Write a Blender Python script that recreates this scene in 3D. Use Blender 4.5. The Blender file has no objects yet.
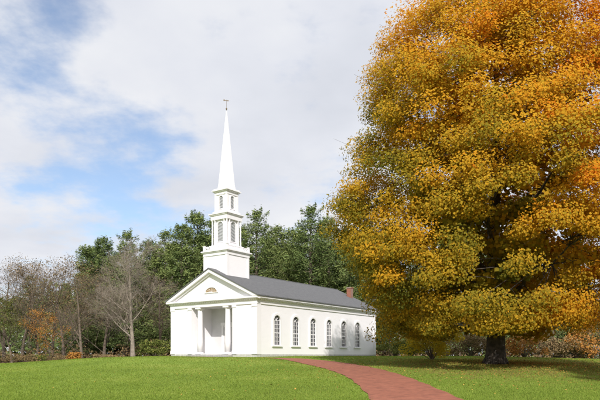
import bpy, math, random
import numpy as np
from mathutils import Vector, Matrix
random.seed(7); rng=np.random.default_rng(11)
S=bpy.context.scene; COL=S.collection
F=583.3
def pX(px,Y): return (px-300)/F*Y
# ------------------------------------------------------------------ materials
def newmat(name):
    m=bpy.data.materials.new(name); m.use_nodes=True
    nt=m.node_tree; b=nt.nodes['Principled BSDF']; return m,nt,b
def N(nt,t,**k):
    n=nt.nodes.new(t)
    for a,v in k.items(): setattr(n,a,v)
    return n
def ramp(nt,stops,interp='LINEAR'):
    r=N(nt,'ShaderNodeValToRGB'); cr=r.color_ramp; cr.interpolation=interp
    while len(cr.elements)<len(stops): cr.elements.new(0.5)
    for e,(p,c) in zip(cr.elements,stops): e.position=p; e.color=(c[0],c[1],c[2],1)
    return r
def plain(name,c,c2=None,scale=3.0,rough=0.6,bump=0.0,bscale=40,metal=0.0):
    m,nt,b=newmat(name); L=nt.links
    c2=c2 or tuple(x*0.85 for x in c)
    tc=N(nt,'ShaderNodeTexCoord'); no=N(nt,'ShaderNodeTexNoise'); no.inputs['Scale'].default_value=scale; no.inputs['Detail'].default_value=4
    L.new(tc.outputs['Object'],no.inputs['Vector'])
    r=ramp(nt,[(0.35,c2),(0.65,c)]); L.new(no.outputs['Fac'],r.inputs['Fac']); L.new(r.outputs['Color'],b.inputs['Base Color'])
    b.inputs['Roughness'].default_value=rough; b.inputs['Metallic'].default_value=metal
    if bump:
        n2=N(nt,'ShaderNodeTexNoise'); n2.inputs['Scale'].default_value=bscale; L.new(tc.outputs['Object'],n2.inputs['Vector'])
        bu=N(nt,'ShaderNodeBump'); bu.inputs['Strength'].default_value=bump; bu.inputs['Distance'].default_value=0.02
        L.new(n2.outputs['Fac'],bu.inputs['Height']); L.new(bu.outputs['Normal'],b.inputs['Normal'])
    return m
def clapboard(name,c,c2,pitch=0.125,depth=0.03,strength=.4):
    m,nt,b=newmat(name); L=nt.links
    tc=N(nt,'ShaderNodeTexCoord'); sx=N(nt,'ShaderNodeSeparateXYZ'); L.new(tc.outputs['Object'],sx.inputs[0])
    d=N(nt,'ShaderNodeMath',operation='DIVIDE'); d.inputs[1].default_value=pitch; L.new(sx.outputs['Z'],d.inputs[0])
    f=N(nt,'ShaderNodeMath',operation='FRACT'); L.new(d.outputs[0],f.inputs[0])
    iv=N(nt,'ShaderNodeMath',operation='SUBTRACT'); iv.inputs[0].default_value=1; L.new(f.outputs[0],iv.inputs[1])
    bu=N(nt,'ShaderNodeBump'); bu.inputs['Strength'].default_value=strength; bu.inputs['Distance'].default_value=depth
    L.new(iv.outputs[0],bu.inputs['Height']); L.new(bu.outputs['Normal'],b.inputs['Normal'])
    no=N(nt,'ShaderNodeTexNoise'); no.inputs['Scale'].default_value=1.6; no.inputs['Detail'].default_value=6; L.new(tc.outputs['Object'],no.inputs['Vector'])
    r=ramp(nt,[(0.3,c2),(0.65,c)]); L.new(no.outputs['Fac'],r.inputs['Fac']); L.new(r.outputs['Color'],b.inputs['Base Color'])
    b.inputs['Roughness'].default_value=0.65
    return m
def leafmat(name,stops,trans=0.3,jit=0.35,nscale=0.25,objrand=0.0):
    m=bpy.data.materials.new(name); m.use_nodes=True; nt=m.node_tree; nt.nodes.clear(); L=nt.links
    out=N(nt,'ShaderNodeOutputMaterial'); at=N(nt,'ShaderNodeAttribute'); at.attribute_name='tint'
    tc=N(nt,'ShaderNodeTexCoord'); no=N(nt,'ShaderNodeTexNoise'); no.inputs['Scale'].default_value=nscale; no.inputs['Detail'].default_value=2
    L.new(tc.outputs['Object'],no.inputs['Vector'])
    a=N(nt,'ShaderNodeMath',operation='MULTIPLY_ADD'); L.new(no.outputs['Fac'],a.inputs[0]); a.inputs[1].default_value=jit*2; 
    s=N(nt,'ShaderNodeMath',operation='SUBTRACT'); L.new(at.outputs['Fac'],s.inputs[0]); s.inputs[1].default_value=jit
    L.new(s.outputs[0],a.inputs[2])
    last=a
    if objrand:
        oi=N(nt,'ShaderNodeObjectInfo'); k=N(nt,'ShaderNodeMath',operation='MULTIPLY_ADD'); L.new(oi.outputs['Random'],k.inputs[0]); k.inputs[1].default_value=objrand; L.new(a.outputs[0],k.inputs[2])
        k2=N(nt,'ShaderNodeMath',operation='SUBTRACT'); L.new(k.outputs[0],k2.inputs[0]); k2.inputs[1].default_value=objrand/2; last=k2
    r=ramp(nt,stops); L.new(last.outputs[0],r.inputs['Fac'])
    df=N(nt,'ShaderNodeBsdfDiffuse'); L.new(r.outputs['Color'],df.inputs['Color'])
    if trans:
        tr=N(nt,'ShaderNodeBsdfTranslucent'); mx=N(nt,'ShaderNodeMixShader'); mx.inputs[0].default_value=trans
        L.new(r.outputs['Color'],tr.inputs['Color']); L.new(df.outputs[0],mx.inputs[1]); L.new(tr.outputs[0],mx.inputs[2]); L.new(mx.outputs[0],out.inputs['Surface'])
    else: L.new(df.outputs[0],out.inputs['Surface'])
    return m
M={}
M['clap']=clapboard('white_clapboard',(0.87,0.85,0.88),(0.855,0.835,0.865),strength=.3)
M['porch']=clapboard('shade_tinted_porch_boards',(0.68,0.67,0.685),(0.64,0.63,0.645))  # greyer copy of the white clapboard, porch shade put into its colour
M['trim']=plain('white_trim_paint',(0.87,0.85,0.875),(0.85,0.83,0.855),2.0,0.5)
M['roof']=plain('slate_shingle',(0.140,0.141,0.145),(0.108,0.109,0.115),4.0,0.8,0.25,10)
M['glass']=plain('window_glass',(0.05,0.055,0.065),(0.025,0.028,0.035),1.0,0.08)
M['stone']=plain('painted_foundation',(0.55,0.54,0.51),(0.42,0.41,0.39),5,0.8,0.3)
M['step']=plain('granite',(0.40,0.39,0.37),(0.28,0.27,0.26),5,0.8,0.3)
M['louver']=plain('grey_louver_paint',(0.66,0.67,0.68),(0.58,0.59,0.60),3,0.7)
M['gold']=plain('tan_carving',(0.42,0.30,0.17),(0.30,0.21,0.12),5,0.6)
M['vane']=plain('weathered_brass',(0.22,0.16,0.09),(0.15,0.11,0.07),5,0.6,metal=0.2)
M['iron']=plain('dark_iron',(0.09,0.08,0.07),None,5,0.5,metal=0.5)
M['door']=plain('shade_greyed_door_paint',(0.66,0.65,0.66),(0.60,0.59,0.60),3,0.5)  # white door greyed so its colour carries the shade of the porch
M['bark']=plain('maple_bark',(0.085,0.068,0.054),(0.028,0.023,0.019),3.5,0.95,1.0,14)
M['greybark']=plain('grey_bark',(0.31,0.26,0.21),(0.19,0.155,0.125),2.5,0.95,0.5,14)
M['brownbark']=plain('brown_bark',(0.20,0.155,0.115),(0.11,0.088,0.068),2.5,0.95,0.5,14)
def brickmat(name,c1,c2,mortar,scale,uv=False):
    m,nt,b=newmat(name); L=nt.links
    tc=N(nt,'ShaderNodeTexCoord'); br=N(nt,'ShaderNodeTexBrick'); br.inputs['Scale'].default_value=scale
    L.new(tc.outputs['UV' if uv else 'Object'],br.inputs['Vector'])
    br.inputs['Color1'].default_value=(*c1,1); br.inputs['Color2'].default_value=(*c2,1); br.inputs['Mortar'].default_value=(*mortar,1)
    br.inputs['Mortar Size'].default_value=0.012
    no=N(nt,'ShaderNodeTexNoise'); no.inputs['Scale'].default_value=2.2; no.inputs['Detail'].default_value=8; no.inputs['Roughness'].default_value=.7
    L.new(tc.outputs['Object'],no.inputs['Vector'])
    r=ramp(nt,[(0.3,(0.68,0.68,0.7)),(0.7,(1.2,1.16,1.13))]); L.new(no.outputs['Fac'],r.inputs['Fac'])
    mx=N(nt,'ShaderNodeMix',data_type='RGBA',blend_type='MULTIPLY'); mx.inputs['Factor'].default_value=1.0
    L.new(br.outputs['Color'],mx.inputs['A']); L.new(r.outputs['Color'],mx.inputs['B']); L.new(mx.outputs['Result'],b.inputs['Base Color'])
    b.inputs['Roughness'].default_value=0.9; b.inputs['Specular IOR Level'].default_value=0.15
    bu=N(nt,'ShaderNodeBump'); bu.inputs['Strength'].default_value=0.4; bu.inputs['Distance'].default_value=0.01
    L.new(br.outputs['Fac'],bu.inputs['Height']); bu.invert=True; L.new(bu.outputs['Normal'],b.inputs['Normal'])
    return m
M['path']=brickmat('red_brick_paving',(0.37,0.145,0.092),(0.29,0.112,0.075),(0.24,0.135,0.10),2.6,uv=True)
M['chimney']=brickmat('red_chimney_brick',(0.34,0.15,0.10),(0.28,0.12,0.085),(0.32,0.25,0.22),4.0)
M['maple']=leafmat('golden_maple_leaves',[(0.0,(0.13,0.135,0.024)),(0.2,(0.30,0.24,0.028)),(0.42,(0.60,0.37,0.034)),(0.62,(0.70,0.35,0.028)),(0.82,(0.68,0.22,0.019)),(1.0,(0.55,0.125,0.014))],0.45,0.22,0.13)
M['pine']=leafmat('pine_needles',[(0.0,(0.055,0.087,0.034)),(0.5,(0.125,0.178,0.062)),(1.0,(0.25,0.29,0.10))],0.0,0.2,0.4,0.4)
M['brownleaf']=leafmat('brown_autumn_leaves',[(0.0,(0.14,0.105,0.055)),(0.5,(0.22,0.155,0.08)),(1.0,(0.30,0.21,0.11))],0.0,0.25,0.4,0.3)
M['orangeleaf']=leafmat('orange_autumn_leaves',[(0.0,(0.24,0.12,0.04)),(0.5,(0.42,0.19,0.05)),(1.0,(0.5,0.27,0.07))],0.0,0.2,0.4,0.2)
M['oliveleaf']=leafmat('olive_leaves',[(0.0,(0.07,0.095,0.025)),(0.5,(0.15,0.17,0.045)),(1.0,(0.28,0.26,0.07))],0.0,0.25,0.4,0.3)
M['yellowleaf']=leafmat('yellow_green_leaves',[(0.0,(0.32,0.30,0.03)),(0.5,(0.60,0.46,0.04)),(1.0,(0.70,0.50,0.04))],0.45,0.2,0.4,0.1)
M['litter']=leafmat('fallen_leaf',[(0.0,(0.2,0.11,0.04)),(0.5,(0.42,0.23,0.06)),(1.0,(0.55,0.35,0.08))],0.0,0.15,0.6)
M['grass']=leafmat('grass_blade',[(0.0,(0.15,0.215,0.034)),(0.5,(0.22,0.30,0.05)),(1.0,(0.33,0.36,0.09))],0.3,0.3,0.3)
# ------------------------------------------------------------------ mesh tools
class MB:
    def __init__(s): s.v=[]; s.f=[]
    def box(s,x0,x1,y0,y1,z0,z1):
        n=len(s.v); s.v+=[(x0,y0,z0),(x1,y0,z0),(x1,y1,z0),(x0,y1,z0),(x0,y0,z1),(x1,y0,z1),(x1,y1,z1),(x0,y1,z1)]
        s.f+=[tuple(n+i for i in q) for q in ((0,3,2,1),(4,5,6,7),(0,1,5,4),(1,2,6,5),(2,3,7,6),(3,0,4,7))]; return s
    def prism(s,pts,d0,d1,ax='y'):
        n=len(s.v); k=len(pts)
        mp={'y':lambda a,b,d:(a,d,b),'x':lambda a,b,d:(d,a,b),'z':lambda a,b,d:(a,b,d)}[ax]
        s.v+=[mp(a,b,d0) for a,b in pts]+[mp(a,b,d1) for a,b in pts]
        s.f.append(tuple(n+i for i in range(k))); s.f.append(tuple(n+k+i for i in reversed(range(k))))
        s.f+=[(n+i,n+(i+1)%k,n+k+(i+1)%k,n+k+i) for i in range(k)]; return s
    def lathe(s,prof,cx,cy,sides=16,rot=0):
        n=len(s.v)
        for r,z in prof:
            for i in range(sides):
                a=rot+2*math.pi*i/sides; s.v.append((cx+r*math.cos(a),cy+r*math.sin(a),z))
        for j in range(len(prof)-1):
            for i in range(sides):
                a=n+j*sides+i; b=n+j*sides+(i+1)%sides; s.f.append((a,b,b+sides,a+sides))
        s.f.append(tuple(n+i for i in reversed(range(sides)))); s.f.append(tuple(n+(len(prof)-1)*sides+i for i in range(sides))); return s
    def tube(s,pts,rad,sides=6):
        n=len(s.v); P=[Vector(p) for p in pts]
        for j,p in enumerate(P):
            d=(P[min(j+1,len(P)-1)]-P[max(j-1,0)]); 
            if d.length<1e-6: d=Vector((0,0,1))
            d.normalize(); a=d.orthogonal().normalized() if abs(d.z)<0.9 else d.cross(Vector((0,1,0))).normalized(); b=d.cross(a)
            for i in range(sides):
                t=2*math.pi*i/sides; q=p+(a*math.cos(t)+b*math.sin(t))*rad[j]; s.v.append(tuple(q))
        for j in range(len(P)-1):
            for i in range(sides):
                x=n+j*sides+i; y=n+j*sides+(i+1)%sides; s.f.append((x,y,y+sides,x+sides))
        return s
    def mesh(s,me):
        n=len(s.v); s.v+=[tuple(v.co) for v in me.vertices]; s.f+=[tuple(n+i for i in p.vertices) for p in me.polygons]; return s
    def build(s,name,mat,parent=None,smooth=False):
        me=bpy.data.meshes.new(name); me.from_pydata(s.v,[],s.f); me.validate(); me.materials.append(mat)
        if smooth: me.polygons.foreach_set('use_smooth',[True]*len(me.polygons))
        me.update(); return link(name,me,parent)
def link(name,me,parent=None):
    o=bpy.data.objects.new(name,me); COL.objects.link(o)
    if parent: o.parent=parent
    return o
def panel(outer,holes,thick,mtx):
    cu=bpy.data.curves.new('tmp','CURVE'); cu.dimensions='2D'; cu.fill_mode='BOTH'; cu.extrude=thick/2
    for lp in [outer]+holes:
        sp=cu.splines.new('POLY'); sp.points.add(len(lp)-1)
        for p,(a,b) in zip(sp.points,lp): p.co=(a,b,0,1)
        sp.use_cyclic_u=True
    ob=bpy.data.objects.new('tmp',cu); COL.objects.link(ob); dg=bpy.context.evaluated_depsgraph_get(); dg.update()
    me=bpy.data.meshes.new_from_object(ob.evaluated_get(dg)); bpy.data.objects.remove(ob); bpy.data.curves.remove(cu)
    me.transform(mtx); return me
def mt(u,v,w,t): return Matrix(((u[0],v[0],w[0],t[0]),(u[1],v[1],w[1],t[1]),(u[2],v[2],w[2],t[2]),(0,0,0,1)))
def arch(cx,z0,w,h,n=10):
    r=w/2; zs=z0+h-r; return [(cx-r,z0),(cx+r,z0)]+[(cx+r*math.cos(math.pi*i/n),zs+r*math.sin(math.pi*i/n)) for i in range(n+1)]
def tag(o,label=None,cat=None,group=None,kind=None):
    if label: o['label']=label
    if cat: o['category']=cat
    if group: o['group']=group
    if kind: o['kind']=kind
    return o
def thing(name,label,cat,loc=(0,0,0),rz=0,group=None,scale=None):
    o=bpy.data.objects.new(name,None); COL.objects.link(o); o.location=loc; o.rotation_euler=(0,0,rz)
    if scale: o.scale=scale
    tag(o,label,cat,group); return o
def arrmesh(name,V,k,tint,mat):
    n=len(V)//k; me=bpy.data.meshes.new(name); me.vertices.add(len(V)); me.vertices.foreach_set('co',V.astype(np.float32).ravel())
    me.loops.add(n*k); me.loops.foreach_set('vertex_index',np.arange(n*k,dtype=np.int32))
    me.polygons.add(n); me.polygons.foreach_set('loop_start',np.arange(0,n*k,k,dtype=np.int32)); 
    try: me.polygons.foreach_set('loop_total',np.full(n,k,dtype=np.int32))
    except Exception: pass
    a=me.attributes.new('tint','FLOAT','FACE'); a.data.foreach_set('value',np.clip(tint,0,1).astype(np.float32))
    me.materials.append(mat); me.update(calc_edges=True); me.validate(); return me
def unit(a): return a/np.maximum(np.linalg.norm(a,axis=1,keepdims=True),1e-6)
def leafmesh(name,C,Nn,size,asp,tint,mat,along=None):
    n=len(C); Nn=unit(Nn); r=rng.normal(size=(n,3)) if along is None else along
    T=unit(r-Nn*np.sum(r*Nn,axis=1,keepdims=True)); B=np.cross(Nn,T)
    sz=size[:,None]
    V=np.empty((n,4,3)); V[:,0]=C-T*sz*0.5; V[:,1]=C+B*sz*asp*0.5+T*sz*0.08; V[:,2]=C+T*sz*0.5-Nn*sz*0.08; V[:,3]=C-B*sz*asp*0.5+T*sz*0.08
    return arrmesh(name,V.reshape(-1,3),4,tint,mat)
# ------------------------------------------------------------------ terrain
def sm(t): t=np.clip(t,0,1); return t*t*(3-2*t)
PY=[-50,0,15,21,30,38,46,52,57,62,3000]; PZ=[-1.6,-1.6,-1.63,-1.58,-1.23,-0.90,-0.47,-0.20,-0.05,-0.02,-0.02]
def H(X,Y):
    X=np.asarray(X,float); Y=np.asarray(Y,float)
    z=sum(np.interp(Y+d,PY,PZ) for d in (-3,-1.5,0,1.5,3))/5
    z=z-0.98*sm((-X-13)/20)*sm((Y-36)/26)-0.75*sm((X-16)/20)*sm((Y-45)/22)
    z=z+0.22*np.exp(-((X-13.4)**2+(Y-40)**2)/50)+0.03*np.sin(X*0.31+1)*np.sin(Y*0.27)*sm((60-Y)/10)
    z=z+0.36*np.exp(-((Y-45.5+0.15*(X+8))/4.2)**2)*sm((0.8-X)/4.5)*sm((X+25)/13)
    return z
def h1(x,y): return float(H(x,y))
gx=np.concatenate([-np.geomspace(1500,62,14),np.arange(-60,60.1,0.8),np.geomspace(62,1500,14)])
gy=np.concatenate([-np.geomspace(1500,12,10),np.arange(-10,100.1,0.8),np.geomspace(102,3000,18)])
XX,YY=np.meshgrid(gx,gy); ZZ=H(XX,YY); nx,ny=len(gx),len(gy)
me=bpy.data.meshes.new('lawn'); vv=np.stack([XX,YY,ZZ],-1).reshape(-1,3)
idx=np.arange(nx*ny).reshape(ny,nx); q=np.stack([idx[:-1,:-1],idx[:-1,1:],idx[1:,1:],idx[1:,:-1]],-1).reshape(-1,4)
me.from_pydata(vv.tolist(),[],q.tolist()); me.polygons.foreach_set('use_smooth',[True]*len(me.polygons))
m,nt,b=newmat('lawn_grass'); L=nt.links
ge=N(nt,'ShaderNodeNewGeometry'); sx=N(nt,'ShaderNodeSeparateXYZ'); L.new(ge.outputs['Position'],sx.inputs[0])
def noise(sc,det=5):
    n=N(nt,'ShaderNodeTexNoise'); n.inputs['Scale'].default_value=sc; n.inputs['Detail'].default_value=det; L.new(ge.outputs['Position'],n.inputs['Vector']); return n
n1=noise(0.22); n2=noise(9,4); n3=noise(0.8,5)
r1=ramp(nt,[(0.3,(0.14,0.205,0.031)),(0.5,(0.20,0.28,0.046)),(0.7,(0.28,0.325,0.068))]); L.new(n1.outputs['Fac'],r1.inputs['Fac'])
r2=ramp(nt,[(0.3,(0.68,0.70,0.70)),(0.7,(1.15,1.13,1.1))]); L.new(n2.outputs['Fac'],r2.inputs['Fac'])
mg=N(nt,'ShaderNodeMix',data_type='RGBA',blend_type='MULTIPLY'); mg.inputs['Factor'].default_value=1; L.new(r1.outputs['Color'],mg.inputs['A']); L.new(r2.outputs['Color'],mg.inputs['B'])
vd=N(nt,'ShaderNodeVectorMath',operation='DISTANCE'); L.new(ge.outputs['Position'],vd.inputs[0]); vd.inputs[1].default_value=(15,42,0)
mr=N(nt,'ShaderNodeMapRange'); L.new(vd.outputs['Value'],mr.inputs['Value']); mr.inputs['From Min'].default_value=20; mr.inputs['From Max'].default_value=5; mr.inputs['To Min'].default_value=-0.25; mr.inputs['To Max'].default_value=0.35
ad=N(nt,'ShaderNodeMath',operation='ADD'); L.new(mr.outputs[0],ad.inputs[0]); L.new(n3.outputs['Fac'],ad.inputs[1])
rl=ramp(nt,[(0.5,(0,0,0)),(0.72,(0.8,0.8,0.8))]); L.new(ad.outputs[0],rl.inputs['Fac'])
lc=ramp(nt,[(0.35,(0.17,0.13,0.045)),(0.65,(0.29,0.19,0.07))]); L.new(n2.outputs['Fac'],lc.inputs['Fac'])
m2=N(nt,'ShaderNodeMix',data_type='RGBA'); L.new(rl.outputs['Color'],m2.inputs['Factor']); L.new(mg.outputs['Result'],m2.inputs['A']); L.new(lc.outputs['Color'],m2.inputs['B'])
ab=N(nt,'ShaderNodeMath',operation='MULTIPLY_ADD'); L.new(n1.outputs['Fac'],ab.inputs[0]); ab.inputs[1].default_value=8; L.new(sx.outputs['Y'],ab.inputs[2])
xr=N(nt,'ShaderNodeMapRange'); L.new(sx.outputs['X'],xr.inputs['Value']); xr.inputs['From Min'].default_value=12; xr.inputs['From Max'].default_value=30; xr.inputs['To Max'].default_value=17
ab2=N(nt,'ShaderNodeMath',operation='ADD'); L.new(ab.outputs[0],ab2.inputs[0]); L.new(xr.outputs[0],ab2.inputs[1])
wr=N(nt,'ShaderNodeMapRange'); L.new(ab2.outputs[0],wr.inputs['Value']); wr.inputs['From Min'].default_value=82; wr.inputs['From Max'].default_value=86
wc=ramp(nt,[(0.3,(0.07,0.055,0.03)),(0.7,(0.16,0.11,0.055))]); L.new(n2.outputs['Fac'],wc.inputs['Fac'])
m3=N(nt,'ShaderNodeMix',data_type='RGBA'); L.new(wr.outputs[0],m3.inputs['Factor']); L.new(m2.outputs['Result'],m3.inputs['A']); L.new(wc.outputs['Color'],m3.inputs['B'])
L.new(m3.outputs['Result'],b.inputs['Base Color']); b.inputs['Roughness'].default_value=1; b.inputs['Specular IOR Level'].default_value=0.1
bu=N(nt,'ShaderNodeBump'); bu.inputs['Strength'].default_value=0.6; bu.inputs['Distance'].default_value=0.05; L.new(n2.outputs['Fac'],bu.inputs['Height']); L.new(bu.outputs['Normal'],b.inputs['Normal'])
me.materials.append(m); me.update(); tag(link('lawn',me),kind='structure')
# ------------------------------------------------------------------ path
ctrl=[(2.6,10),(3.6,16),(4.15,21),(4.25,26),(4.15,31),(3.7,36),(2.8,41),(1.2,45.5),(-1.2,49.3),(-4.4,51.3),(-7.6,52.6),(-9.9,54.6),(-10.2,56.0)]
def cr(p0,p1,p2,p3,t): return 0.5*((2*p1)+(-p0+p2)*t+(2*p0-5*p1+4*p2-p3)*t*t+(-p0+3*p1-3*p2+p3)*t**3)
ct=[Vector((a,b_)) for a,b_ in ctrl]; line=[]
for i in range(len(ct)-1):
    p0=ct[max(i-1,0)]; p3=ct[min(i+2,len(ct)-1)]
    for k in range(8): line.append(cr(p0,ct[i],ct[i+1],p3,k/8))
line.append(ct[-1]); PL=np.array([tuple(p) for p in line])
mb=[]; uv=[]; dist=0; K=8; PW=1.62; fs=[]
for i,p in enumerate(line):
    t=(line[min(i+1,len(line)-1)]-line[max(i-1,0)]).normalized(); nrm=Vector((t.y,-t.x))
    if i: dist+=(p-line[i-1]).length
    for k in range(K+1):
        s=-1+2*k/K; w=PW+0.05*math.sin(dist*1.9+s)+0.03*math.sin(dist*5.3); q=p+nrm*s*w
        mb.append((q.x,q.y,h1(q.x,q.y)+0.03)); uv.append((s*PW,dist))
for i in range(len(line)-1):
    for k in range(K): a=i*(K+1)+k; fs.append((a,a+1,a+K+2,a+K+1))
me=bpy.data.meshes.new('path'); me.from_pydata(mb,[],fs); ul=me.uv_layers.new(name='UVMap')
for lp in me.loops: ul.data[lp.index].uv=uv[lp.vertex_index]
me.materials.append(M['path']); me.update(); tag(link('path',me),kind='structure')
def pathdist(X,Y):
    P=np.stack([X,Y],-1); d=np.full(len(X),1e9)
    for i in range(len(PL)-1):
        a=PL[i]; ab_=PL[i+1]-a; t=np.clip(((P-a)@ab_)/(ab_@ab_),0,1); d=np.minimum(d,np.linalg.norm(P-(a+t[:,None]*ab_),axis=1))
    return d
n=230000; Y=18+42*rng.random(n)**1.6; X=(rng.random(n)-0.5)*2*(0.54*Y+1)
k=pathdist(X,Y)>PW-0.04+0.1*rng.random(n); X=X[k]; Y=Y[k]
ca,sa=math.cos(math.radians(-36.2)),math.sin(math.radians(-36.2)); lx=(X+8.86)*ca+(Y-58.51)*sa; ly=-(X+8.86)*sa+(Y-58.51)*ca
k=~((abs(lx)<6.2)&(ly>-1.7)); X=X[k]; Y=Y[k]; n=len(X); Z=H(X,Y)
a=rng.random(n)*2*math.pi; w=0.012+0.0003*Y; hh=(0.03+0.045*rng.random(n)); lean=rng.normal(size=(n,2))*0.03
V=np.empty((n,3,3)); V[:,0]=np.stack([X-np.cos(a)*w,Y-np.sin(a)*w,Z-0.01],-1); V[:,1]=np.stack([X+np.cos(a)*w,Y+np.sin(a)*w,Z-0.01],-1); V[:,2]=np.stack([X+lean[:,0],Y+lean[:,1],Z+hh],-1)
dm=np.hypot(X-15,Y-40); tint=0.45+0.15*rng.normal(size=n)+0.3*np.clip(1-dm/16,0,1)*rng.random(n)
tag(link('grass',arrmesh('grass',V.reshape(-1,3),3,tint,M['grass'])),'short green mown grass blades covering the lawn','grass',kind='stuff')
n=17000; rr=np.abs(rng.normal(size=n))*8.5; a=rng.random(n)*2*math.pi; X=15.5+rr*np.cos(a)*1.2; Y=41+rr*np.sin(a)
n2_=50; X=np.concatenate([X,rng.uniform(-20,5,n2_)]); Y=np.concatenate([Y,rng.uniform(22,55,n2_)])
k=(Y>17)&(Y<75)&((pathdist(X,Y)>PW)|(rng.random(len(X))<0.08)); X=X[k]; Y=Y[k]; n=len(X)
lx=(X+8.86)*ca+(Y-58.51)*sa; ly=-(X+8.86)*sa+(Y-58.51)*ca; k=~((abs(lx)<6.3)&(ly>-1.7)); X=X[k]; Y=Y[k]; n=len(X)
C=np.stack([X,Y,H(X,Y)+0.045],-1); Nn=np.tile([0,0,1.0],(n,1))+rng.normal(size=(n,3))*0.3
tag(link('fallen_leaves',leafmesh('fallen_leaves',C,Nn,0.045+0.05*rng.random(n),0.9,rng.random(n),M['litter'])),'scattered orange and tan fallen leaves lying on the grass around the maple','leaves',kind='stuff')

# ------------------------------------------------------------------ church
CH=thing('church','white clapboard chapel with columned porch, tall pointed steeple and dark roof on the lawn','church',(-8.86,58.51,0.0),math.radians(-36.2))
W=5.95; LN=23.0; FB=.16
wins=[0.13*LN+i*0.1345*LN for i in range(6)]; WW=1.12; WH=3.0; WZ=1.05
side=panel([(0,FB),(LN,FB),(LN,5.4),(0,5.4)],[arch(y,WZ,WW,WH) for y in wins],0.3,mt((0,1,0),(0,0,1),(1,0,0),(W-0.15,0,0)))
b_=MB().mesh(side)
b_.box(-W,-W+.3,0,LN,FB,5.4)
b_.box(-W+.3,-2.85,0,.3,FB,5.4).box(2.85,W-.3,0,.3,FB,5.4)
b_.box(-3.15,-2.85,.3,3,FB,5.4).box(2.85,3.15,.3,3,FB,5.4)
b_.box(-W+.3,W-.3,LN-.3,LN,FB,5.4)
b_.prism([(-W+.1,5.401),(W-.1,5.401),(0,8.2)],LN-.3,LN-.02)
b_.build('wall',M['clap'],CH)
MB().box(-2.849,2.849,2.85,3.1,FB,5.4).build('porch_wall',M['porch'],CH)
MB().prism([(-W+.02,5.62),(W-.02,5.62),(0,8.36)],0.0,0.25).build('tympanum',M['clap'],CH)
MB().box(-W-.03,W+.03,-.03,LN+.03,-.8,FB).build('foundation',M['stone'],CH)
MB().box(-2.9,2.9,-.80,-.031,-.6,.06).build('step',M['step'],CH)
MB().box(-3.1,3.1,-1.2,-.801,-.6,-.06).build('step',M['step'],CH)
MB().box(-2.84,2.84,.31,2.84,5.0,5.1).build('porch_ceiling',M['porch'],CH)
for i,(x0,x1) in enumerate(((-W-.05,-W+.55),(W-.55,W+.05),(-3.35,-2.85),(2.85,3.35))):
    p=MB().box(x0,x1,-.055,-.002,FB,4.95).box(x0-.04,x1+.04,-.10,-.056,FB,.5).box(x0-.04,x1+.04,-.10,-.056,4.7,4.94)
    p.build('pilaster',M['trim'],CH)
MB().box(W+.002,W+.055,-.054,.55,FB,4.95).build('corner_board',M['trim'],CH)
MB().box(W+.002,W+.055,LN-.5,LN+.02,FB,4.95).build('corner_board',M['trim'],CH)
e=MB(); e.box(-W-.09,W+.09,-.10,.32,4.95,5.33); e.box(W-.02,W+.085,.321,LN+.05,4.95,5.33); e.box(-W-.085,-W+.02,.321,LN+.05,4.95,5.33)
e.box(-W-.16,W+.16,-.17,.321,5.331,5.42); e.box(W-.02,W+.15,.322,LN+.1,5.331,5.42); e.box(-W-.15,-W+.02,.322,LN+.1,5.331,5.42)
e.build('entablature',M['trim'],CH)
c=MB(); c.box(-W-.42,W+.42,-.42,.0,5.50,5.66).box(-W-.42,W+.42,-.34,.0,5.421,5.499)
c.box(W,W+.42,.001,LN+.2,5.50,5.645).box(W,W+.34,.001,LN+.15,5.421,5.499)
c.box(-W-.42,-W,.001,LN+.2,5.50,5.645).box(-W-.34,-W,.001,LN+.15,5.421,5.499)
c.build('cornice',M['trim'],CH)
d=MB(); x=-W-.1
while x<W+.1: d.box(x,x+.12,-.26,-.171,5.335,5.42); x+=.26
d.build('dentil_course',M['trim'],CH)
d=MB(); y=.1
while y<LN: d.box(W+.151,W+.25,y,y+.12,5.335,5.42); y+=.26
d.build('dentil_course',M['trim'],CH)
XR=W+.46
for s in (-1,1):
    rk=MB(); rk.prism([(s*XR,5.665),(0,8.665),(0,8.36),(s*(XR-.65),5.665)],-.44,-.02)
    rk.prism([(s*(XR-.66),5.664),(0,8.355),(0,8.22),(s*(XR-.95),5.664)],-.22,-.02)
    rk.build('raking_cornice',M['trim'],CH)
rf=MB()
for s in (-1,1): rf.prism([(s*(XR+.04),5.66),(0,8.68),(0,8.80),(s*(XR+.04),5.77)],-.50,LN+.35)
ROOF=rf.build('roof',M['roof'],CH)
MB().box(-.12,.12,4.4,LN+.36,8.74,8.83).build('ridge_cap',M['roof'],ROOF)
MB().box(2.4,3.0,LN-1.15,LN-.55,6.3,8.65).box(2.36,3.04,LN-1.19,LN-.51,8.651,8.78).build('chimney',M['chimney'],ROOF)
def hel(a_,b__,z_,n_=16): return [(a_*math.cos(math.pi*i/n_),z_+b__*math.sin(math.pi*i/n_)) for i in range(n_+1)]
lun=hel(.80,.46,6.40); lo=hel(.93,.62,6.33)
LU=MB().mesh(panel(lo,[lun],.1,mt((1,0,0),(0,0,1),(0,-1,0),(0,-.055,0)))).build('fan_window',M['trim'],CH)
MB().mesh(panel(lun,[],.03,mt((1,0,0),(0,0,1),(0,-1,0),(0,-.02,0)))).build('fan_panel',M['gold'],LU)
for k in range(1,6):
    a=math.pi*k/6; MB().tube([(0,-.05,6.41),(.78*math.cos(a),-.05,6.41+.44*math.sin(a))],[.010,.010],4).build('fan_rib',M['trim'],LU)
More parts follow.
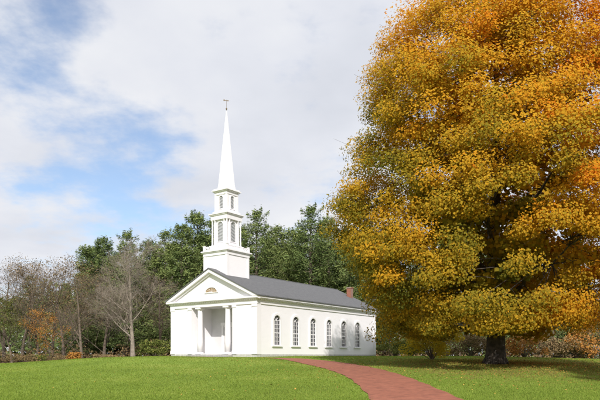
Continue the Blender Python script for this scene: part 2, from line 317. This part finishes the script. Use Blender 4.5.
for i,y in enumerate(wins):
    o_=arch(y,WZ-.02,WW+.30,WH+.17,14); inn=arch(y,WZ+.04,WW-.08,WH-.08,14)
    WI=MB().mesh(panel(o_,[inn],.10,mt((0,1,0),(0,0,1),(1,0,0),(W+.052,0,0)))).build('window',M['trim'],CH)
    MB().box(W+.004,W+.16,y-WW/2-.24,y+WW/2+.24,WZ-.13,WZ-.021).build('sill',M['trim'],WI)
    MB().mesh(panel(arch(y,WZ-.0,WW+.0,WH+.0),[],.02,mt((0,1,0),(0,0,1),(1,0,0),(W-.12,0,0)))).build('pane',M['glass'],WI)
    g=MB(); r=WW/2; zs=WZ+WH-r
    for k in (-1,0,1): g.box(W-.10,W-.06,y+k*WW/4-.022,y+k*WW/4+.022,WZ,zs)
    nz=6
    for k in range(1,nz+1):
        z=WZ+(zs-WZ)*k/nz; t=.045 if k==3 else .022; g.box(W-.099,W-.059,y-r,y+r,z-t,z+t)
    for k in (1,2,3):
        a=math.pi*k/4; g.tube([(W-.08,y,zs),(W-.08,y+r*math.cos(a),zs+r*math.sin(a))],[.022,.022],4)
    g.build('muntin',M['trim'],WI)
for x in (-1.93,1.93):
    CO=MB().lathe([(.30,.38),(.295,1.4),(.28,2.8),(.25,4.55),(.25,4.62)],x,.3,20).build('column',M['trim'],CH,smooth=True)
    MB().box(x-.38,x+.38,-.08,.68,FB+.001,.26).lathe([(.37,.261),(.38,.31),(.33,.36),(.31,.379)],x,.3,20).build('column_base',M['trim'],CO)
    MB().lathe([(.26,4.621),(.28,4.66),(.35,4.76),(.35,4.78)],x,.3,20).box(x-.37,x+.37,-.07,.67,4.781,4.948).build('capital',M['trim'],CO)
for s in (-1,1):
    x0,x1=sorted((s*.98,s*.005)); DO=MB().box(x0,x1,2.77,2.83,FB+.01,3.0).build('door',M['door'],CH)
    for z0,z1 in ((.4,1.2),(1.32,2.1),(2.22,2.85)):
        for xa in (.12,.54): MB().box(min(s*xa,s*(xa+.34)),max(s*xa,s*(xa+.34)),2.745,2.769,z0,z1).build('door_panel',M['door'],DO)
    if s>0: MB().lathe([(.03,1.35),(.04,1.38),(.03,1.41)],.07,2.72,8).build('handle',M['iron'],DO)
MB().box(-1.25,-.99,2.72,2.845,FB+.01,3.2).box(.99,1.25,2.72,2.845,FB+.01,3.2).box(-1.35,1.35,2.68,2.845,3.201,3.5).box(-.985,.985,2.75,2.845,3.02,3.2).build('door_frame',M['trim'],CH)
TY=2.15; TH=1.62
TB=MB().box(-TH,TH,TY-TH,TY+TH,6.9,10.46).build('tower_base',M['clap'],CH)
t=MB()
for sx_ in (-1,1):
    for sy in (-1,1):
        xa,xb=sorted((sx_*(TH+.04),sx_*(TH-.24))); ya,yb=sorted((TY+sy*(TH+.04),TY+sy*(TH-.24))); t.box(xa,xb,ya,yb,7.0,10.16)
for e_,z0,z1 in ((.07,10.161,10.46),(.15,10.461,10.56),(.24,10.561,10.68)): t.box(-TH-e_,TH+e_,TY-TH-e_,TY+TH+e_,z0,z1)
t.build('tower_cornice',M['trim'],TB)
BA=MB(); BH=TH-.02
for sx_ in (-1,1):
    for sy in (-1,1):
        x=sx_*BH; y=TY+sy*BH; BA.box(x-.10,x+.10,y-.10,y+.10,10.68,11.20).box(x-.13,x+.13,y-.13,y+.13,11.201,11.25)
for s in (-1,1):
    for z0,z1 in ((11.06,11.13),(10.75,10.81)):
        BA.box(-BH+.1,BH-.1,TY+s*BH-.04,TY+s*BH+.04,z0,z1).box(s*BH-.04,s*BH+.04,TY-BH+.1,TY+BH-.1,z0,z1)
    for k in range(15):
        q_=-1.36+k*2.72/14; BA.box(q_-.025,q_+.025,TY+s*BH-.025,TY+s*BH+.025,10.811,11.059).box(s*BH-.025,s*BH+.025,TY+q_-.025,TY+q_+.025,10.811,11.059)
BA.build('balustrade',M['trim'],CH)
def stage(name,hw,z0,z1,ow,oz,oh,open_name):
    b=MB(); th=.16
    pw=[(-hw,z0),(hw,z0),(hw,z1),(-hw,z1)]; pn_=[(-hw+th,z0),(hw-th,z0),(hw-th,z1),(-hw+th,z1)]; ho=[arch(0,oz,ow,oh,12)]
    b.mesh(panel(pw,ho,th,mt((1,0,0),(0,0,1),(0,-1,0),(0,TY-hw+th/2,0)))); b.mesh(panel(pw,ho,th,mt((1,0,0),(0,0,1),(0,-1,0),(0,TY+hw-th/2,0))))
    b.mesh(panel(pn_,ho,th,mt((0,1,0),(0,0,1),(1,0,0),(hw-th/2,TY,0)))); b.mesh(panel(pn_,ho,th,mt((0,1,0),(0,0,1),(1,0,0),(-hw+th/2,TY,0))))
    B=b.build(name,M['trim'],CH)
    for k,(dx,dy) in enumerate(((0,-1),(1,0),(0,1),(-1,0))):
        lv=MB(); z=oz+.03; r=ow/2
        while z<oz+oh-.08:
            zs=oz+oh-r; hwid=r if z<zs else math.sqrt(max(r*r-(z-zs)**2,.0004)); hwid=max(hwid-.01,.02)
            if dx==0:
                y=TY+dy*(hw-.08); lv.v+=[(-hwid,y+dy*.05,z),(hwid,y+dy*.05,z),(hwid,y-dy*.05,z+.11),(-hwid,y-dy*.05,z+.11)]
            else:
                x=dx*(hw-.08); lv.v+=[(x+dx*.05,TY-hwid,z),(x+dx*.05,TY+hwid,z),(x-dx*.05,TY+hwid,z+.11),(x-dx*.05,TY-hwid,z+.11)]
            n_=len(lv.v); lv.f.append((n_-4,n_-3,n_-2,n_-1)); z+=.1
        lv.build(open_name,M['louver'],B)
        co=panel(arch(0,oz-.05,ow+.2,oh+.15,12),[arch(0,oz+.0,ow,oh,12)],.05,mt((1,0,0),(0,0,1),(0,-1,0),(0,0,0)))
        co.transform(Matrix.Rotation(k*math.pi/2,4,'Z')); co.transform(Matrix.Translation((dx*(hw+.027),TY+dy*(hw+.027),0)))
        MB().mesh(co).build('arch_trim',M['trim'],B)
    return B
MB().box(-1.2,1.2,TY-1.2,TY+1.2,10.681,11.20).box(-1.25,1.25,TY-1.25,TY+1.25,11.201,11.28).build('belfry_base',M['trim'],CH)
BF=stage('belfry',.92,11.281,14.1,.78,11.65,2.05,'louver')
for sx_ in (-1,1):
    for sy in (-1,1):
        for (ox,oy) in ((1.02,1.02),(1.02,.64),(.64,1.02)):
            MB().lathe([(.11,11.282),(.11,11.36),(.08,11.42),(.07,13.75),(.10,13.85),(.11,13.9)],sx_*ox,TY+sy*oy,12).build('belfry_column',M['trim'],BF)
bcn=MB().box(-1.14,1.14,TY-1.14,TY+1.14,14.101,14.35)
bcn.box(-1.14,1.14,TY-1.14,TY-.93,13.9,14.1).box(-1.14,1.14,TY+.93,TY+1.14,13.9,14.1).box(.93,1.14,TY-.929,TY+.929,13.9,14.1).box(-1.14,-.93,TY-.929,TY+.929,13.9,14.1)
bcn.box(-1.23,1.23,TY-1.23,TY+1.23,14.351,14.45).box(-1.31,1.31,TY-1.31,TY+1.31,14.451,14.54).box(-1.0,1.0,TY-1.0,TY+1.0,14.541,14.80).build('belfry_cornice',M['trim'],BF)
LT=stage('lantern',.80,14.801,16.75,.54,15.05,1.32,'lantern_shutter')
lc_=MB()
for sx_ in (-1,1):
    for sy in (-1,1):
        xa,xb=sorted((sx_*.85,sx_*.62)); ya,yb=sorted((TY+sy*.85,TY+sy*.62)); lc_.box(xa,xb,ya,yb,14.805,16.5)
for e_,z0,z1 in ((.87,16.501,16.78),(.98,16.781,16.88),(1.08,16.881,16.99),(.95,16.991,17.12)): lc_.box(-e_,e_,TY-e_,TY+e_,z0,z1)
lc_.build('lantern_cornice',M['trim'],LT)
MB().lathe([(1.00,17.121),(.96,17.25),(.90,17.6),(.05,25.3)],0,TY,8,math.pi/8).build('spire',M['trim'],CH)
WV=MB().lathe([(.015,25.25),(.015,26.4),(.006,26.5)],0,TY,6).lathe([(.02,25.42),(.06,25.46),(.09,25.53),(.06,25.60),(.02,25.64)],0,TY,10).build('weathervane',M['vane'],CH)
va=[(-.32,26.32),(-.29,26.52),(-.14,26.41),(.11,26.41),(.11,26.46),(.28,26.38),(.11,26.31),(.11,26.36),(-.14,26.36)]
vm=MB().prism(va,-.01,.01); cz,sz_=math.cos(.9),math.sin(.9); vm.v=[(x_*cz-y_*sz_,x_*sz_+y_*cz+TY,z_) for x_,y_,z_ in vm.v]; vm.build('vane_arrow',M['vane'],WV)

# ------------------------------------------------------------------ maple
TX,TYY=13.4,40.0; tz=h1(TX,TYY)
MP=thing('maple_tree','huge maple in golden orange autumn leaf standing right of the brick path','tree',(TX,TYY,tz))
zp=np.array([1.9,2.6,3.5,5,7.8,11.2,13.5,16.7,19.2,22.2,25,27.6]); rp=np.array([3.5,6.8,8.3,9.5,10.4,11.1,10.8,10.0,9.6,7.9,5.3,1.2])
cl=[]; inner=[]; tries=0
for k in range(20):
    a=math.pi*(.62+.80*rng.random()); r_=rng.uniform(4.0,7.6); cl.append(np.array([r_*math.cos(a),r_*math.sin(a),2.2+.8*rng.random()])); inner.append(False)
while len(cl)<840 and tries<220000:
    tries+=1; z=rng.uniform(2.4,27); R=np.interp(z,zp,rp)
    if rng.random()>(R/11)**1.3: continue
    isin=rng.random()<.24; f=rng.random(); f=(0.83+0.19*f) if not isin else (0.2+0.6*f)
    a=rng.random()*2*math.pi
    R=R*(1+0.05*math.sin(3*a+z*0.5)+0.045*math.sin(5*a-z*.9+2)+.02*math.sin(9*a+2*z))-0.75
    p=np.array([R*f*math.cos(a),R*f*math.sin(a),z])
    md=.92 if p[1]<0 else 1.05
    if all(np.sum((p-c_)**2)>md**2 for c_ in cl): cl.append(p); inner.append(isin)
cl=np.array(cl)
wood=MB()
for k in range(9):
    a=k*2*math.pi/9+.2; wood.tube([(math.cos(a)*1.05,math.sin(a)*1.05,-.25),(math.cos(a)*.62,math.sin(a)*.62,.12),(math.cos(a)*.42,math.sin(a)*.42,.9)],[.14,.24,.22],6)
wood.tube([(0,0,-.3),(0,0,.3),(.03,0,1.2),(.05,.05,2.6),(.0,.1,5),(-.1,.1,9),(.1,0,14),(.1,.1,19),(0,0,24.5)],[.78,.70,.62,.58,.52,.42,.30,.18,.04],14)
pts=[]
for z in np.linspace(2.4,22,14): pts.append((np.array([0,0,z]),.3*(1-z/26)+.05))
for k in range(26):
    a=k*2.4; z0=2.3+ (k/26)*15; L_=np.interp(z0+5,zp,rp)*0.62; up=3.0+.12*z0
    P=[np.array([0,0,z0])]; 
    for j in range(1,6):
        s=j/5; P.append(np.array([math.cos(a+.25*s*math.sin(k))*L_*s,math.sin(a+.25*s*math.sin(k))*L_*s,z0+up*s**.8])+rng.normal(size=3)*.15)
    r0=.18*(1-z0/24)+.05; wood.tube(P,[r0*(1-.8*j/5) for j in range(6)],7)
    for j in range(1,6):
        pts.append((P[j],r0*(1-.8*j/5)))
        if j<5: pts.append(((P[j]+P[j+1])/2,r0*(1-.8*(j+.5)/5)))
PP=np.array([p_ for p_,_ in pts])
for c_ in cl:
    dd=np.linalg.norm(PP-c_,axis=1)+np.where(PP[:,2]>c_[2]+.3,1.5,0); j=int(np.argmin(dd)); p0=PP[j]; r0=min(pts[j][1]*.6,.05)
    mid=(p0+c_)/2+np.array([0,0,.25])+rng.normal(size=3)*.2; wood.tube([p0,mid,c_],[r0,r0*.6,.012],4)
    e_=c_+rng.normal(size=3)*.8; wood.tube([(mid+c_)/2,e_],[.015,.006],3)
TRK=wood.build('trunk',M['bark'],MP,smooth=True)
Cs=[];Ns=[];Ss=[];Ts=[]
for c_,isin in zip(cl,inner):
    nl=int(rng.uniform(440,700)) if not isin else 240; R_=rng.uniform(1.0,1.65); d=unit(rng.normal(size=(nl,3))); rr=R_*(rng.random(nl)**.5)
    P=c_+d*rr[:,None]*np.array([1,1,.62]); P[:,2]-=0.10*(d[:,0]**2+d[:,1]**2)*rr
    out=c_-np.array([0,0,9]); out=out/np.linalg.norm(out)
    Nn=d*.5+out*.6+np.array([0,-.45,.4])+rng.normal(size=(nl,3))*.42
    hue=0.515+0.011*(c_[2]-12)+0.014*c_[0]+rng.normal()*.085-(0.17 if (c_[0]<1 and 3<c_[2]<17) else .04)*rng.random()-(.06 if isin else 0)  # inner clumps tinted darker, painting in the shade inside the crown
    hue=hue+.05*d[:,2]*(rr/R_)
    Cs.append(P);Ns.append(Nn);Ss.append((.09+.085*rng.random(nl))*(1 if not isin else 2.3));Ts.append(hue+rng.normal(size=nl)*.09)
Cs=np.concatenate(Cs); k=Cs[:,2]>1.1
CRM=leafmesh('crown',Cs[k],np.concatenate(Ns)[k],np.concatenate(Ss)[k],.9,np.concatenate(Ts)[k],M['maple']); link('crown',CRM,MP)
M2=thing('maple_tree','younger golden maple standing at the right side of the lawn, nearer than the huge one','tree',(21.5,21.5,h1(21.5,21.5)),2.1,None,(.56,.56,.56))
link('trunk',TRK.data,M2); link('crown',CRM,M2)

# ------------------------------------------------------------------ background trees
def pine_proto(seed,Hh,R,bare=.12,pw_=.6):
    r=np.random.default_rng(seed); w=MB(); w.tube([(0,0,-1),(0,0,Hh*.3),(.1,0,Hh*.7),(0,0,Hh*.99)],[Hh*.016,Hh*.012,Hh*.006,.02],7)
    C=[];Nn=[];A=[];T=[]
    z=Hh*bare
    while z<Hh*.99:
        t=(z-Hh*bare)/(Hh*(1-bare)); nb=r.integers(4,8); a0=r.random()*6.3; tier=r.uniform(.5,1.18)
        for k in range(nb):
            L_=R*tier*r.uniform(.5,1.3)*((1-t)**pw_)*(0.6+.4*min(1,t*5+.2))+.35; a=a0+k*6.283/nb+r.normal()*.25
            up=(.10+.35*t)*L_+r.normal()*.3
            d=np.array([math.cos(a),math.sin(a),0]); e_=d*L_+np.array([0,0,up])
            w.tube([(0,0,z),(e_[0]*.5,e_[1]*.5,z+up*.35),(e_[0],e_[1],z+up)],[.05*(1-t)+.02,.03,.008],3)
            n_=int(55+105*L_/R); s=.2+.95*r.random(n_)**.75
            P=np.array([0,0,z])+d*L_*s[:,None]; P[:,2]+=up*s**1.3+r.normal(size=n_)*.27; side_=np.array([-d[1],d[0],0]); P+=side_*(r.normal(size=n_)*(.15+.28*L_*(1.15-s)))[:,None]
            C.append(P); Nn.append(r.normal(size=(n_,3))*.7+np.array([0,-.1,.5])+d*.5); A.append(d*.7+r.normal(size=(n_,3))*.6+np.array([0,0,.5])); T.append(.5+.45*(s-.55)+r.normal(size=n_)*.17)
        z+=r.uniform(.5,.95)*Hh/24
    C=np.concatenate(C); a=bpy.data.meshes.new('pine_trunk'); a.from_pydata(w.v,[],w.f); a.materials.append(M['brownbark']); a.update()
    return a,leafmesh('pine_crown',C,np.concatenate(Nn),.24+.30*r.random(len(C)),.24,np.concatenate(T),M['pine'],along=np.concatenate(A)),Hh
def decid(seed,Hh,spread,cnt,leafn,leafsz,up=.5,r0=.02,gap=.2,mn=.010):
    r=random.Random(seed); w=MB(); fine=MB(); tips=[]
    def grow(p,d,L_,rad,lev):
        n_=4 if lev<2 else (3 if lev<4 else 2); P=[p]; jt=.06 if lev==0 else .13
        for j in range(n_):
            d=(d+Vector((r.gauss(0,jt),r.gauss(0,jt),r.gauss(0,.08)+(.07 if lev else 0)))).normalized(); P.append(P[-1]+d*(L_/n_))
        R_=[rad*(1-.75*j/n_) for j in range(n_+1)]
        if lev==0: R_[0]*=1.3
        (w if lev<2 else fine).tube(P,R_,8 if lev==0 else (5 if lev==1 else 3))
        if lev>=len(cnt): tips.append(P[-1]); return
        if lev>=len(cnt)-1: tips.append(P[-1])
        for k in range(cnt[lev]):
            f=(gap if lev==0 else .2)+(1-(gap if lev==0 else .2))*(k+r.random())/cnt[lev]; f=min(f,.99); x=f*n_; j=int(x); q_=P[j].lerp(P[j+1],x-j)
            dl=(P[j+1]-P[j]).normalized(); o=dl.orthogonal().normalized(); o.rotate(Matrix.Rotation(r.random()*6.283,3,dl))
            nd=(dl*up+o*r.uniform(.6,1.1)+Vector((0,0,.12))).normalized()
            L2=L_*spread*(1.15-.55*f)*r.uniform(.7,1.15) if lev==0 else L_*.55*(1.2-.5*f)*r.uniform(.7,1.15)
            grow(q_,nd,L2,max(rad*(1-.65*f)*.45,mn),lev+1)
    grow(Vector((0,0,-.4)),Vector((0,0,1)),Hh*.86,Hh*r0,0)
    a=bpy.data.meshes.new('tree_wood'); a.from_pydata(w.v,[],w.f); fi=bpy.data.meshes.new('twigs'); fi.from_pydata(fine.v,[],fine.f)
    lf=None
    if leafn:
        Tn=np.array([tuple(t_) for t_ in tips]); rg=np.random.default_rng(seed); I=rg.integers(0,len(Tn),leafn); C=Tn[I]+rg.normal(size=(leafn,3))*.35
        base=rg.random(len(Tn)); kk=C[:,2]>.3; C=C[kk]; I=I[kk]
        lf=(C,rg.normal(size=C.shape)+np.array([0,-.2,.7]),leafsz*(.6+.8*rg.random(len(C))),.8,.3+.35*base[I]+rg.normal(size=len(C))*.12)
    return a,fi,lf,Hh
def put(meshes,name,label,x,y,h,H0,group=None,rz=None,sxy=1.0,cat='tree'):
    s=h/H0; T=thing(name,label,cat,(x,y,h1(x,y)),random.random()*6.28 if rz is None else rz,group,(s*sxy,s*sxy,s))
    for nm,me_ in meshes: link(nm,me_,T)
    return T
pines=[pine_proto(1,24,4.3,.12,.70),pine_proto(2,24,3.8,.08,.62),pine_proto(3,24,5.0,.12,.62),pine_proto(4,24,3.4,.06,.74)]
def put_pine(px,Yd,top,v,label,group=None,sxy=1.0):
    a,l,H0=pines[v]; x=pX(px,Yd); h=(356-top)/F*Yd-h1(x,Yd); put([('trunk',a),('crown',l)],'pine_tree',label,x,Yd,h,H0,group,sxy=sxy)
rows=[(86,112,248,1,'dark pine at the left end of the evergreens, left of the bare grey tree'),
(103,118,239,0,'dark pine directly behind the left side of the bare grey tree'),
(127,108,235,2,'broad yellowish green pine rising behind the bare grey tree'),
(149,114,242,0,'shorter pine between the bare grey tree and the chapel'),
(166,112,234,2,'broad pine above the green shrub left of the chapel'),
(182,104,226,0,'pine just left of the steeple, second nearest to it'),
(197,110,214,1,'tall pine nearest the steeple on its left side'),
(214,120,222,2,'pine directly behind the steeple'),
(240,114,228,3,'narrow pine immediately right of the steeple'),
(257,106,214,2,'tall pine with broad crown right of the steeple'),
(277,116,228,0,'pine above the chapel roof in the dip between two tall pines'),
(293,110,231,1,'lower pine above the middle of the chapel roof'),
(311,104,210,2,'tallest pine above the chapel roof, left of the maple'),
(328,112,219,0,'pine behind the right of the chapel roof beside the tallest one'),
(345,106,230,3,'pine just left of the golden maple crown above the chimney')]
for px,Yd,top,v,lb in rows: put_pine(px,Yd,top,v,lb,sxy=1.4)
for i,px in enumerate([95,116,138,158,176,206,228,248,268,286,302,320,337,352]):
    put_pine(px,124+(i%3)*5,248-(12 if px>165 else 0)+(i*7%5)*3,i%4,'dark pine standing deeper in the wood behind the front evergreens','pines deeper in the wood behind the chapel',1.7)
for i,(px,Yd) in enumerate([(366,100),(390,92),(418,104),(446,92),(475,96),(508,94),(540,92),(575,96),(612,90)]):
    put_pine(px,Yd,228+(i*11%4)*9,i%4,'dark pine in the shaded wood behind the golden maple','pines behind the maple',1.6)
for i,(px,Yd) in enumerate([(-38,115),(30,124),(66,120)]):
    put_pine(px,Yd,284-(i%2)*6,(i+1)%4,'hazy dark pine behind the brown trees at the far left','pines behind the left hand brown trees',1.5)
a,fi,lf,H0=decid(21,15,.56,[14,10,7,5,3],0,0,up=.72,r0=.017,gap=.18,mn=.007)
a.materials.append(M['greybark']); fi.materials.append(M['greybark'])
x=pX(133,84); put([('trunk',a),('crown',fi)],'bare_tree','leafless grey tree with spreading twiggy crown left of the chapel',x,84,15.6,15,rz=1.0,sxy=1.22)
protos=[]
for sd_,ln,mt_,ct_ in ((31,6000,'brownleaf',[12,9,6]),(32,4000,'orangeleaf',[11,7,4]),(33,6000,'oliveleaf',[11,7,4]),(34,1500,'brownleaf',[12,9,6,4]),(35,6500,'orangeleaf',[11,7,4])):
    a,fi,lf,H0=decid(sd_,14,.50,ct_,ln,.12 if mt_=='brownleaf' else .17,up=.75,gap=.12,r0=.013,mn=.010)
    w=bpy.data.meshes.new('wood'); bm=MB().mesh(a).mesh(fi); w.from_pydata(bm.v,[],bm.f); w.materials.append(M['brownbark']); w.update()
    protos.append((w,leafmesh('leaves',*lf,M[mt_])))
def put_dec(px,Yd,top,v,label,name='autumn_tree',group=None,sxy=1.0):
    w,lm=protos[v]
    x=pX(px,Yd); h=(356-top)/F*Yd-h1(x,Yd); put([('trunk',w),('crown',lm)],name,label,x,Yd,h*1.0,14,group,sxy=sxy)
for px,Yd,top,v,lb in [(-20,84,268,3,'thin brown tree at the left edge of the wood, cut by the picture edge'),(4,90,266,0,'tan leaved tree at the far left edge of the wood'),(22,94,264,3,'nearly leafless tree second from the left edge'),(38,86,270,3,'thin grey brown tree left of the small orange tree'),
 (50,80,312,1,'small low orange brown tree left of the bare grey tree'),(64,94,264,0,'tan tree beside the small orange one at the left of the wood'),(82,86,270,3,'thin bare brown tree left of the spreading grey tree'),(104,92,268,3,'thin brown tree partly behind the spreading grey tree'),(160,92,272,3,'thin twiggy tree between the grey tree and the chapel'),(12,84,300,2,'low olive green tree in front of the left hand brown trees'),(52,100,266,0,'tan tree deeper among the left hand brown trees')]:
    put_dec(px,Yd,top,v,lb,sxy=1.3)
for px,Yd,top,v,lb in [(520,66,305,4,'small orange tree in the wood just right of the maple trunk'),(552,70,296,0,'brown understorey tree right of the maple trunk'),(588,64,306,4,'orange understorey tree near the right edge'),(612,70,290,0,'brown understorey tree at the right edge of the picture'),(460,76,305,2,'olive young tree left of the maple trunk in shade'),(400,82,300,2,'olive young tree right of the chapel end wall')]:
    put_dec(px,Yd,top,v,lb,'understorey_tree')
def shrub(px,Yd,w_,hgt,mat,label,n_=3500,lsz=.16,name='shrub'):
    x=pX(px,Yd); T=thing(name,label,'shrub',(x,Yd,h1(x,Yd))); s=MB(); r=rng
    C=[]
    for k in range(22):
        a=r.random()*6.28; e_=np.array([math.cos(a)*w_*.5*r.random()**.7,math.sin(a)*w_*.45*r.random(),hgt*(.2+.62*r.random())]); s.tube([(0,0,-.1),tuple(e_*[.4,.4,.6]),tuple(e_)],[.05,.03,.01],4)
        d=unit(r.normal(size=(n_//22,3))); C.append(e_+d*(r.random(n_//22)**.4)[:,None]*np.array([w_*.15,w_*.15,hgt*.2])*r.uniform(.7,1.3))
    C=np.concatenate(C); C=C[C[:,2]>.02]; s.build('stem',M['brownbark'],T)
    link('foliage',leafmesh('foliage',C,r.normal(size=C.shape)*.6+np.array([0,-.2,.7]),lsz*(.7+.7*r.random(len(C))),.7,.5+r.normal(size=len(C))*.2+.1*(C[:,2]/hgt-.5),M[mat]),T)
shrub(155,70,3.9,2.4,'oliveleaf','rounded green shrub close to the left side of the chapel')
shrub(76,78,2.4,1.6,'orangeleaf','small bright orange shrub at the wood edge left of the bare tree',1500)
shrub(60,79,3.0,1.2,'brownleaf','low brown shrub left of the orange shrub',1600,.13)
shrub(20,80,5,1.5,'brownleaf','wide brown thicket near the left edge of the lawn',2200,.13)
shrub(40,82,3.6,1.3,'oliveleaf','olive shrub between the brown thicket and the brown shrub',1800,.13)
shrub(108,80,4.0,1.1,'brownleaf','low tan brush between the orange shrub and the bare tree',1600,.13)
shrub(432,49,4.6,2.8,'yellowleaf','yellow green bush beneath the left side of the maple',5500,.13)
shrub(395,72,4.2,2.2,'oliveleaf','dark green shrub just right of the chapel end')
shrub(412,66,4,1.9,'oliveleaf','olive shrub between the chapel end and the yellow green bush')
shrub(470,62,4.4,2.6,'brownleaf','brown shrub just left of the maple trunk')
shrub(525,56,4.6,2.6,'orangeleaf','rust orange shrub just right of the maple trunk',2200)
shrub(556,58,5.4,2.5,'brownleaf','brown shrub between two orange shrubs at the right')
shrub(592,57,5,2.8,'orangeleaf','tall orange shrub at the right edge of the wood',2200)
n=50000; X=rng.uniform(-190,200,n); Yw=150+rng.random(n)*25; hgt=16+3*np.sin(X*.16)+2*np.sin(X*.37+1)+1.5*np.sin(X*.9); Z=-1.6+hgt*rng.random(n)**.8
tag(link('distant_wood',leafmesh('distant_wood',np.stack([X,Yw,Z],-1),rng.normal(size=(n,3))+np.array([0,-.6,.5]),.9+.9*rng.random(n),.7,.35+.3*rng.random(n),M['pine'])),'far dark mass of woodland behind all the separate trees','woodland',kind='stuff')
n=20000; X=rng.uniform(-75,75,n); Yw=90+10*rng.random(n)+3*np.sin(X*.3); Z=H(X,Yw)+rng.random(n)**1.5*(1.9+.9*np.sin(X*.45)+.6*np.sin(X*1.3))
tag(link('undergrowth',leafmesh('undergrowth',np.stack([X,Yw,Z],-1),rng.normal(size=(n,3))+np.array([0,-.4,.6]),.22+.25*rng.random(n),.7,.1+.6*rng.random(n),M['brownleaf'])),'tangled low brown undergrowth along the floor of the wood','undergrowth',kind='stuff')

# ------------------------------------------------------------------ light and sky
el=math.radians(37.5); hz=Vector((.05,-1)).normalized(); ts=Vector((hz.x*math.cos(el),hz.y*math.cos(el),math.sin(el)))
sd=bpy.data.lights.new('sun','SUN'); sd.energy=4.5; sd.angle=math.radians(.5); sd.color=(1,.95,.885); so=bpy.data.objects.new('sun',sd); COL.objects.link(so); so.rotation_euler=ts.to_track_quat('Z','Y').to_euler(); so.location=(0,0,60)
w=bpy.data.worlds.new('World'); S.world=w; w.use_nodes=True; nt=w.node_tree; L=nt.links; bg=nt.nodes['Background']; bg.inputs['Strength'].default_value=.11
sk=N(nt,'ShaderNodeTexSky'); sk.sky_type='NISHITA'; sk.sun_disc=False; sk.sun_elevation=el; sk.sun_rotation=math.atan2(hz.x,hz.y)%(2*math.pi); sk.air_density=1.0; sk.dust_density=.8; sk.ozone_density=1.5
tc=N(nt,'ShaderNodeTexCoord'); sp=N(nt,'ShaderNodeSeparateXYZ'); L.new(tc.outputs['Generated'],sp.inputs[0])
za=N(nt,'ShaderNodeMath',operation='ADD'); L.new(sp.outputs['Z'],za.inputs[0]); za.inputs[1].default_value=.22
zm=N(nt,'ShaderNodeMath',operation='MAXIMUM'); L.new(za.outputs[0],zm.inputs[0]); zm.inputs[1].default_value=.1
dx=N(nt,'ShaderNodeMath',operation='DIVIDE'); L.new(sp.outputs['X'],dx.inputs[0]); L.new(zm.outputs[0],dx.inputs[1])
dy=N(nt,'ShaderNodeMath',operation='DIVIDE'); L.new(sp.outputs['Y'],dy.inputs[0]); L.new(zm.outputs[0],dy.inputs[1])
cb=N(nt,'ShaderNodeCombineXYZ'); L.new(dx.outputs[0],cb.inputs[0]); L.new(dy.outputs[0],cb.inputs[1])
def wn(sc,det,ro,off=0):
    n=N(nt,'ShaderNodeTexNoise'); n.inputs['Scale'].default_value=sc; n.inputs['Detail'].default_value=det; n.inputs['Roughness'].default_value=ro
    ad=N(nt,'ShaderNodeVectorMath',operation='ADD'); ad.inputs[1].default_value=(off,off*.7,0); L.new(cb.outputs[0],ad.inputs[0]); L.new(ad.outputs[0],n.inputs['Vector']); return n
c1=wn(3.3,6,.57,3.1); c2=wn(2.0,5,.5,9.2)
last=None
for v,rad,amt in (((-.305,.91,.285),.25,.36),((-.395,.79,.46),.20,.30),((-.19,.95,.21),.13,.08),((-.48,.86,.18),.12,-.15),((-.02,.93,.36),.30,-.15)):
    sb=N(nt,'ShaderNodeVectorMath',operation='SUBTRACT'); L.new(tc.outputs['Generated'],sb.inputs[0]); sb.inputs[1].default_value=v
    ml=N(nt,'ShaderNodeVectorMath',operation='MULTIPLY'); L.new(sb.outputs[0],ml.inputs[0]); ml.inputs[1].default_value=(1,1,1.5)
    ln=N(nt,'ShaderNodeVectorMath',operation='LENGTH'); L.new(ml.outputs[0],ln.inputs[0])
    mr=N(nt,'ShaderNodeMapRange',interpolation_type='SMOOTHSTEP'); L.new(ln.outputs['Value'],mr.inputs['Value']); mr.inputs['From Min'].default_value=0; mr.inputs['From Max'].default_value=rad; mr.inputs['To Min'].default_value=-amt; mr.inputs['To Max'].default_value=0
    ad=N(nt,'ShaderNodeMath',operation='ADD'); L.new(mr.outputs[0],ad.inputs[0])
    if last is None: ad.inputs[1].default_value=.28
    else: L.new(last.outputs[0],ad.inputs[1])
    last=ad
cs=N(nt,'ShaderNodeMath',operation='MULTIPLY_ADD'); L.new(c1.outputs['Fac'],cs.inputs[0]); cs.inputs[1].default_value=1.4; L.new(last.outputs[0],cs.inputs[2])
cm_=N(nt,'ShaderNodeMapRange',interpolation_type='SMOOTHSTEP'); L.new(cs.outputs[0],cm_.inputs['Value']); cm_.inputs['From Min'].default_value=.57; cm_.inputs['From Max'].default_value=.98; cm_.inputs['To Min'].default_value=.15
cc=ramp(nt,[(.30,(6.3,6.55,7.2)),(.48,(7.1,7.3,7.9)),(.66,(8.0,8.1,8.4))]); L.new(c2.outputs['Fac'],cc.inputs['Fac'])
sg=N(nt,'ShaderNodeMix',data_type='RGBA',blend_type='MULTIPLY'); sg.inputs['Factor'].default_value=1; L.new(sk.outputs[0],sg.inputs['A']); sg.inputs['B'].default_value=(1.5,1.55,1.6,1)
mx=N(nt,'ShaderNodeMix',data_type='RGBA'); L.new(cm_.outputs[0],mx.inputs['Factor']); L.new(sg.outputs['Result'],mx.inputs['A']); L.new(cc.outputs['Color'],mx.inputs['B']); L.new(mx.outputs['Result'],bg.inputs['Color'])
S.view_settings.view_transform='Standard'; S.view_settings.look='None'; S.view_settings.exposure=0
cd=bpy.data.cameras.new('camera'); cd.lens=35; cd.sensor_width=36; cd.shift_y=156/600; cd.clip_end=6000; co=bpy.data.objects.new('camera',cd); COL.objects.link(co); co.location=(0,0,0); co.rotation_euler=(math.pi/2,0,0); S.camera=co
